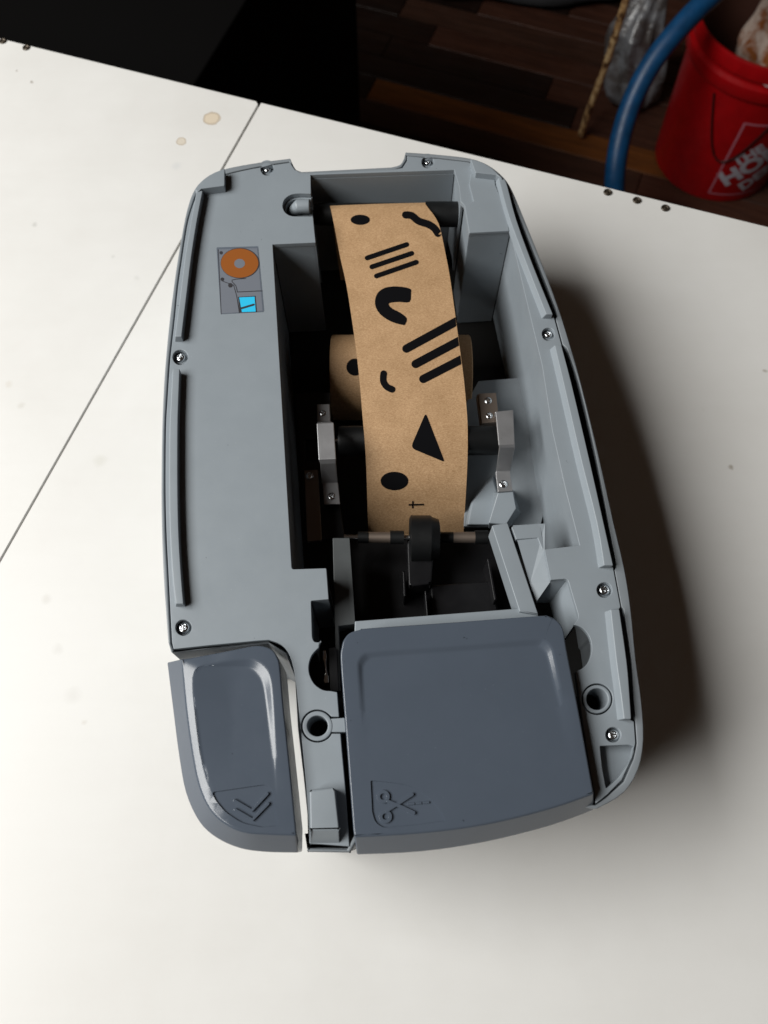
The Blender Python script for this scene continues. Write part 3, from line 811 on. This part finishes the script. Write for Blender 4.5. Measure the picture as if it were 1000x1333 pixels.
def clipbar(pts, w):
    """bar with a round left end, cut by the strip's right edge"""
    return strip_path(pts, w)
for a, b in (((529,454),(590.5,420.5)), ((541,474),(594.5,445.5)), ((551,493.5),(597.6,469.5))):
    o = strip_path([a, ((a[0]+b[0])/2, (a[1]+b[1])/2), b], 10.8)
    # squared right end running to the paper's edge
    t = (Vector(b)-Vector(a)).normalized(); n_ = Vector((-t.y, t.x))*5.4
    e = Vector(b)
    lft = [p for p in o if (Vector(p)-e).dot(t) <= .01]
    def xe(y): return 584.5 + (y-350)*.1345 if y < 458 else 598.8 + (y-458)*.125
    up = e - n_ if n_.y > 0 else e + n_; dn = e + n_ if n_.y > 0 else e - n_
    def run(p):
        k = 0
        q = Vector(p)
        while q.x < xe(q.y) - .6 and k < 60: q = q + t*.5; k += 1
        return (q.x, q.y)
    pts = []
    start = [p for p in lft]
    ang = lambda p: 0
    # order: round end points between the two sides
    L1 = [Vector(a)+n_, Vector(b)+n_]; L2 = [Vector(b)-n_, Vector(a)-n_]
    base = math.atan2(n_.y, n_.x)
    capp = [(a[0]+5.4*math.cos(base+math.pi*(1-k/8)), a[1]+5.4*math.sin(base+math.pi*(1-k/8))) for k in range(1, 8)]
    capm = capp if (Vector(capp[3])-Vector(a)).dot(t) < 0 else [(a[0]+5.4*math.cos(base-math.pi*(1-k/8)), a[1]+5.4*math.sin(base-math.pi*(1-k/8))) for k in range(1, 8)]
    poly = [tuple(Vector(a)+n_), run(Vector(b)+n_), run(Vector(b)-n_), tuple(Vector(a)-n_)] + capm
    mark('printed_bar', poly, strip, strip_bvh)
mark('printed_comma', strip_path(cr([(499.5,486.5),(499,496),(503.5,503.5),(510.5,507)],4), 8.6), strip, strip_bvh)
mark('printed_triangle', rp([(554.2,537.5,5),(534.5,583,7),(579,601.5,4)],4), strip, strip_bvh)
mark('printed_dot', circ(513.5,626,18.0,32,12), strip, strip_bvh)
mark('printed_letter', strip_path([(532,657),(542,656.8),(552,656.6)], 2.2, True), strip, strip_bvh)
mark('printed_letter', strip_path([(537.5,652),(537.3,661.5)], 2.0, True), strip, strip_bvh)
# wound roll
rc = P(520, 492, .083); RR = .031
xa, xb = P(428, 470, .120).x, P(618, 480, .120).x
rod_steps('wound_roll', rc.y, rc.z, [(xa, .02), (xa, RR-.0006), (xa+.0006, RR), (xb-.0006, RR), (xb, RR-.0006), (xb, .02)], M['kraft'], roll, n=96)
ro = bpy.data.objects['wound_roll']
dg = bmesh.new(); dg.from_mesh(ro.data); bmesh.ops.translate(dg, verts=dg.verts, vec=parent_loc(roll)); roll_bvh = BVHTree.FromBMesh(dg); dg.free()
mark('printed_dot', circ(462,478,11,24,11), ro, roll_bvh)

# ================================================================== BACKGROUND
# floor of dark worn planks
def wood_mat(name, c0, c1, rough=.5):
    m = base_mat(name, c0, rough, spec=.3); b = m.node_tree.nodes['Principled BSDF']
    oi = N(m, 'ShaderNodeObjectInfo')
    n = obj_noise(m, 9, 8, .7, (.6, 7, 1)); n.noise_dimensions = '4D'; 
    ml = N(m, 'ShaderNodeMath', operation='MULTIPLY'); ml.inputs[1].default_value = 31; L(m, oi.outputs['Random'], ml.inputs[0]); L(m, ml.outputs[0], n.inputs['W'])
    r = ramp(m, n.outputs[0], [(.3, c0), (.7, c1)])
    L(m, r.outputs[0], b.inputs['Base Color'])
    n2 = obj_noise(m, 20, 5, .7); r2 = ramp(m, n2.outputs[0], [(.3, (.35,)*3), (.7, (.75,)*3)]); L(m, r2.outputs[0], b.inputs['Roughness'])
    bump(m, n.outputs[0], .4, .002)
    return m
WM = [wood_mat('dark_plank', (.026, .012, .008), (.085, .038, .024)), wood_mat('lit_orange_plank', (.07, .025, .008), (.24, .082, .018)),  # orange planks carry the lit patch of floor in their colour
      wood_mat('brown_plank', (.032, .012, .008), (.10, .040, .024)), wood_mat('grey_brown_plank', (.024, .015, .012), (.065, .042, .034)), wood_mat('shaded_plank', (.007, .0035, .0025), (.026, .012, .008))]  # near-black planks carry the shade over the left floor in their colour
floor = tag(empty('floor', (E0.x, E0.y, FZ)), kind='structure')
bm = bmesh.new(); prism_w(bm, [(-4, -3), (5, -3), (5, 6), (-4, 6)], FZ-.026, FZ-.04); bm_obj('subfloor', bm, M['dark'], floor, smooth=False)
F0 = P(560, 150, FZ)
def plank_mesh(ln, wd):
    bm = bmesh.new(); prism_w(bm, [(0, 0), (ln, 0), (ln, wd), (0, wd)], 0, -.022)
    bmesh.ops.recalc_face_normals(bm, faces=bm.faces)
    me = bpy.data.meshes.new('plank'); bm.to_mesh(me); bm.free(); return me
ang = math.atan2(ed.y, ed.x) - R(2)
pe = Vector((math.cos(ang), math.sin(ang), 0)); pn = Vector((-pe.y, pe.x, 0))
PW = .085
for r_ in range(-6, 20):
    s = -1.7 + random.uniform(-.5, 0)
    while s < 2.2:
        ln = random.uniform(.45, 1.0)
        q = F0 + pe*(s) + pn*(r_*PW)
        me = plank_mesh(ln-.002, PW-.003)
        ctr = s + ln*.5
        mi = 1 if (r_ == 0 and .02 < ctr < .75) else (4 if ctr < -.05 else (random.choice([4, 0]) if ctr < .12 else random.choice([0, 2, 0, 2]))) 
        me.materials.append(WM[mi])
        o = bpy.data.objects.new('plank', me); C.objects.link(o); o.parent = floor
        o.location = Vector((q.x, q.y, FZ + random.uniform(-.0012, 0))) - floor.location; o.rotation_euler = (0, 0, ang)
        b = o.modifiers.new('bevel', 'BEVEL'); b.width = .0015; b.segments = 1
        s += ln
# ---- red bucket
M['red'] = plastic('red_plastic', (.31, .002, .004), .30, var=.12, gs=.05)
M['grime'] = base_mat('dried_brown_residue', (.060, .022, .014), .6)
M['white_print'] = base_mat('white_print', (.42, .40, .45), .45)
M['pink_line'] = base_mat('faded_white_line', (.42, .13, .17), .5)
bc = P(928, 206, FZ); RB = .147
BH = .37; RT = .172
bucket = tag(empty('bucket', (bc.x, bc.y, FZ)), 'red plastic store bucket on the floor behind the table, white logo on its side', 'bucket')
def lathe(name, prof, mat, parent, loc, n=72, cap=True):
    bm = bmesh.new(); rings = []
    for r, z in prof: rings.append([bm.verts.new((r*math.cos(2*math.pi*k/n), r*math.sin(2*math.pi*k/n), z)) for k in range(n)])
    for A, B in zip(rings, rings[1:]):
        for k in range(n): bm.faces.new([A[k], A[(k+1) % n], B[(k+1) % n], B[k]])
    if cap: bm.faces.new(rings[0])
    bmesh.ops.translate(bm, verts=bm.verts, vec=loc)
    return bm_obj(name, bm, mat, parent, smooth=True)
loc = Vector((bc.x, bc.y, FZ))
lathe('pail', [(RB*.3,.004),(RB-.004,.0),(RB,.004),(RB+.016,BH*.78),(RB+.0165,BH*.79)], M['red'], bucket, loc)
lathe('collar', [(RB+.014,BH*.775),(RB+.024,BH*.785),(RB+.027,BH*.80),(RB+.027,BH*.86),(RB+.019,BH*.875),(RB+.019,BH*.90),(RT+.003,BH*.915),(RT+.005,BH*.985),(RT+.003,BH),(RT-.002,BH),(RT-.004,BH*.97),(RB+.012,BH*.7),(RB-.006,.012),(RB*.3,.010)], M['red'], bucket, loc, cap=False)
def cone_pt(phi, h, lift=.0006):
    r = RB + .016*h/(BH*.78) + lift
    return loc + Vector((r*math.cos(phi), r*math.sin(phi), h))
# logo square located on the side
bmx = bmesh.new(); n = 128; rr = [[bmx.verts.new(loc + Vector(((RB+.016*t)*math.cos(2*math.pi*k/n), (RB+.016*t)*math.sin(2*math.pi*k/n), BH*.78*t))) for k in range(n)] for t in (0, 1)]
for k in range(n): bmx.faces.new([rr[0][k], rr[0][(k+1) % n], rr[1][(k+1) % n], rr[1][k]])
bb = BVHTree.FromBMesh(bmx); bmx.free()
def phih(px, py):
    h = bb.ray_cast(Vector((0, 0, ZC)), ray(px, py))[0]
    if h is None: return None
    d = h - loc; return math.atan2(d.y, d.x), d.z
c_bl = phih(921, 250) or (-2.0, .03); c_tl = phih(972, 161) or (-2.0, .17)
phi0 = (c_bl[0] + c_tl[0])/2; h0 = c_bl[1]; side = c_tl[1] - c_bl[1]
def lab(u, v, lift=.0006):   # u, v in label units 0..1
    return cone_pt(phi0 + u*side/RB, h0 + v*side, lift)
def label_mesh(name, polys, mat, lift=.0006):
    bm = bmesh.new()
    for pts in polys:
        v = [bm.verts.new((x, y, 0)) for x, y in pts]
        for t in tessellate_polygon([[Vector((x, y, 0)) for x, y in pts]]):
            try: bm.faces.new([v[i] for i in t])
            except ValueError: pass
    for _ in range(4):
        e = [e for e in bm.edges if e.calc_length() > .08]
        if e: bmesh.ops.subdivide_edges(bm, edges=e, cuts=1); bmesh.ops.triangulate(bm, faces=bm.faces)
    for q in bm.verts: q.co = lab(q.co.x, q.co.y, lift)
    return bm_obj(name, bm, mat, bucket, smooth=True)
lw = .022
for a, b in (((0,0),(0,1)), ((0,1),(1,1)), ((1,1),(1,0)), ((1,0),(0,0))):
    label_mesh('logo_border', [strip_path([a, b], lw)], M['pink_line'])
def text_polys(txt, size, ox, oy, rot):
    cu = bpy.data.curves.new('t', 'FONT'); cu.body = txt; cu.size = size; cu.offset = .010*size/.2; cu.resolution_u = 3
    o = bpy.data.objects.new('t', cu); C.objects.link(o)
    dgr = bpy.context.evaluated_depsgraph_get(); me = bpy.data.meshes.new_from_object(o.evaluated_get(dgr))
    bpy.data.objects.remove(o); out = []
    ca, sa = math.cos(rot), math.sin(rot)
    for p in me.polygons:
        out.append([(ox + me.vertices[i].co.x*ca - me.vertices[i].co.y*sa, oy + me.vertices[i].co.x*sa + me.vertices[i].co.y*ca) for i in p.vertices])
    bpy.data.meshes.remove(me); return out
label_mesh('logo_word', text_polys('THE', .18, .13, .43, R(45)), M['white_print'])
label_mesh('logo_word', text_polys('HOME', .30, .13, .13, R(45)), M['white_print'])
label_mesh('logo_word', text_polys('DEPOT', .22, .37, .04, R(45)), M['white_print'])
lathe('dirty_inside', [(RB*.2,.05),(RB-.009,.05),(RB+.009,BH*.70),(RT-.0055,BH*.955)], M['grime'], bucket, loc)
# wire handle hanging on the side
ph = (phih(925, 135) or (-2.2, .1))[0]
bm = bmesh.new()
pts = [cone_pt(ph + t*.95, BH*.74 - .15*math.sin(math.pi*min(1, t*1.0)) , .004) for t in [i/14 for i in range(15)]]
tube(bm, pts, .0022, 8); M['wire'] = base_mat('dark_red_wire', (.05, .01, .01), .4, .3); bm_obj('handle', bm, M['wire'], bucket)
# white scuffs on the rim
M['scuff'] = base_mat('white_paint_scuff', (.50, .30, .30), .6)
def scuff(phi, h, w, hh, r_):
    bm = bmesh.new(); pts = []
    for k in range(14):
        t = 2*math.pi*k/14; q = 1 + random.uniform(-.45, .45)
        a_ = phi + w/RT*math.cos(t)*q*.5; z_ = h + hh*math.sin(t)*q*.5
        pts.append(bm.verts.new(loc + Vector((r_*math.cos(a_), r_*math.sin(a_), z_))))
    bm.faces.new(pts); return bm_obj('paint_scuff', bm, M['scuff'], bucket, smooth=False)
for dphi, h, w, hh in ((.30, BH*.93, .030, .012), (.42, BH*.955, .05, .006), (.20, BH*.915, .04, .005)):
    scuff(phi0 + dphi - .12, h, w, hh, RT+.0065)
# ---- clear plastic in the bucket
def clear_mat(name, col, rough, alpha_col):
    m = base_mat(name, col, rough, spec=.7); b = m.node_tree.nodes['Principled BSDF']
    b.inputs['Transmission Weight'].default_value = .25
    n = obj_noise(m, 22, 4, .6); bump(m, n.outputs[0], .8, .01)
    r = ramp(m, n.outputs[0], [(.43, alpha_col), (.58, col)]); L(m, r.outputs[0], b.inputs['Base Color'])
    return m
M['clear_copper'] = clear_mat('copper_tinted_clear_plastic', (.85, .68, .58), .18, (.40, .13, .04))
M['milky'] = clear_mat('milky_plastic_film', (.27, .28, .30), .28, (.13, .115, .11))
def crumple(name, rings, mat, parent, amp, seedv, n=36, closed=True):
    """rings: (centre, rx, ry)"""
    rnd = random.Random(seedv); bm = bmesh.new(); V = []
    ph_ = [rnd.uniform(0, 6.28) for _ in range(8)]
    for i, (c, rx, ry) in enumerate(rings):
        row = []
        for k in range(n):
            t = 2*math.pi*k/n
            w = 1 + amp*(math.sin(5*t+ph_[0]+i*.5)*.5 + math.sin(9*t+ph_[1]-i*.8)*.4 + math.sin(14*t+ph_[2]+i*1.4)*.3) + rnd.uniform(-amp, amp)*.35
            row.append(bm.verts.new(Vector(c) + Vector((rx*w*math.cos(t), ry*w*math.sin(t), rnd.uniform(-.3, .3)*amp*rx))))
        V.append(row)
    for A, B in zip(V, V[1:]):
        for k in range(n): bm.faces.new([A[k], A[(k+1) % n], B[(k+1) % n], B[k]])
    bm.faces.new(V[0]); bm.faces.new(V[-1])
    o = bm_obj(name, bm, mat, parent, smooth=True)
    s = o.modifiers.new('sub', 'SUBSURF'); s.levels = 1; s.render_levels = 1
    return o
jc = P(1012, 62, FZ+.27)
o = crumple('clear_plastic_bundle', [((jc.x, jc.y, z), r, r) for z, r in ((FZ+.06, .05), (FZ+.15, .068), (FZ+.25, .080), (FZ+.275, .086), (FZ+.30, .082), (FZ+.33, .070), (FZ+.37, .074), (FZ+.41, .066), (FZ+.46, .07), (FZ+.50, .05))], M['clear_copper'], None, .13, 5)
tag(o, 'clear crinkled plastic bundle with a coppery base standing in the red bucket', 'plastic bundle')
# ---- blue hose
M['hose'] = plastic('blue_rubber_hose', (.004, .055, .150), .42, var=.25, gs=.4)
hz = lambda t: -.62 + .34*t
hp = cr([(806,300,-.74),(801,262,-.70),(801,225,-.65),(808,180,-.60),(824,130,-.55),(849,82,-.50),(880,42,-.46),(914,6,-.43),(960,-35,-.40),(1010,-70,-.38)], 5)
bm = bmesh.new(); tube(bm, [P(x, y, z) for x, y, z in hp] , .0215, 20)
o = tag(bm_obj('hose', bm, M['hose'], None), 'thick blue rubber hose curving up past the red bucket behind the table', 'hose')
# ---- speckled stick leaning
def stick_mat():
    m = base_mat('speckled_wood', (.5, .3, .13), .6); b = m.node_tree.nodes['Principled BSDF']
    n = obj_noise(m, 55, 4, .6); r = ramp(m, n.outputs[0], [(.40, (.07, .03, .012)), (.47, (.36, .20, .08)), (.62, (.62, .43, .22))])
    L(m, r.outputs[0], b.inputs['Base Color']); bump(m, n.outputs[0], .5, .002); return m
M['stick'] = stick_mat()
sp = [P(x, y, z) for x, y, z in cr([(756,176,FZ+.012),(768,140,-.80),(787,90,-.70),(800,50,-.62),(812,10,-.55),(824,-35,-.48)], 4)]
bm = bmesh.new(); tube(bm, sp, [.0085*(1+.08*math.sin(i*2.2)) for i in range(len(sp))], 12)
tag(bm_obj('stick', bm, M['stick'], None), 'thin speckled brown stick leaning beside the blue hose', 'stick')
# ---- plastic bag lying behind the hose
q = P(822, 150, FZ); q2 = P(810, 70, FZ+.10); q3 = P(835, 20, FZ+.2)
o = crumple('plastic_bag', [((q.x+.005, q.y+.03, FZ+.004), .04, .03), ((q.x, q.y+.04, FZ+.03), .065, .05), ((q2.x+.03, q2.y-.04, FZ+.08), .075, .07), ((q2.x+.03, q2.y, FZ+.13), .075, .07), ((q3.x-.01, q3.y-.03, FZ+.18), .062, .055), ((q3.x+.01, q3.y, FZ+.24), .04, .03), ((q3.x+.03, q3.y+.02, FZ+.28), .018, .018)], M['milky'], None, .24, 11)
tag(o, 'crumpled milky plastic bag slumped on the floor behind the blue hose', 'plastic bag')
# ---- dark cloth heap at the far side of the floor
M['cloth'] = base_mat('dark_grey_cloth', (.030, .031, .034), .85)
q = P(700, 0, FZ)
o = crumple('dark_cloth', [((q.x, q.y+.10, FZ+.002), .42, .16), ((q.x, q.y+.10, FZ+.04), .40, .15), ((q.x+.02, q.y+.12, FZ+.08), .28, .10), ((q.x, q.y+.12, FZ+.10), .10, .04)], M['cloth'], None, .14, 3)
tag(o, 'dark grey cloth heaped on the floor at the top of the view', 'cloth')

# ---- black box added behind the table to shade and hide the left floor
M['blocker'] = base_mat('shade_black', (.0022, .002, .002), .8, spec=.06)
qc = P(270, 60, -.04); off = edge_pt(0) - en*.05
blocker = tag(empty('shade_box', (qc.x-.3, qc.y, FZ)), 'black box added behind the left end of the table to shade the floor', 'shade_box')
c0 = edge_pt((Vector((qc.x, qc.y, 0)) - E0).dot(ed)) - en*.04
A_ = [Vector((c0.x, c0.y, 0)), c0 - ed*1.3, c0 - ed*1.3 - en*.62, c0 - en*.62]
wpoly('shade_box_body', A_, -.0605, FZ+.002, M['blocker'], blocker, bevel=.004)
c1 = c0 + ed*.012; A_ = [c1 + en*.012, c1 - ed*1.32 + en*.012, c1 - ed*1.32 - en*.64, c1 - en*.64]
wpoly('shade_box_top', A_, -.04, -.060, M['blocker'], blocker, bevel=.003)
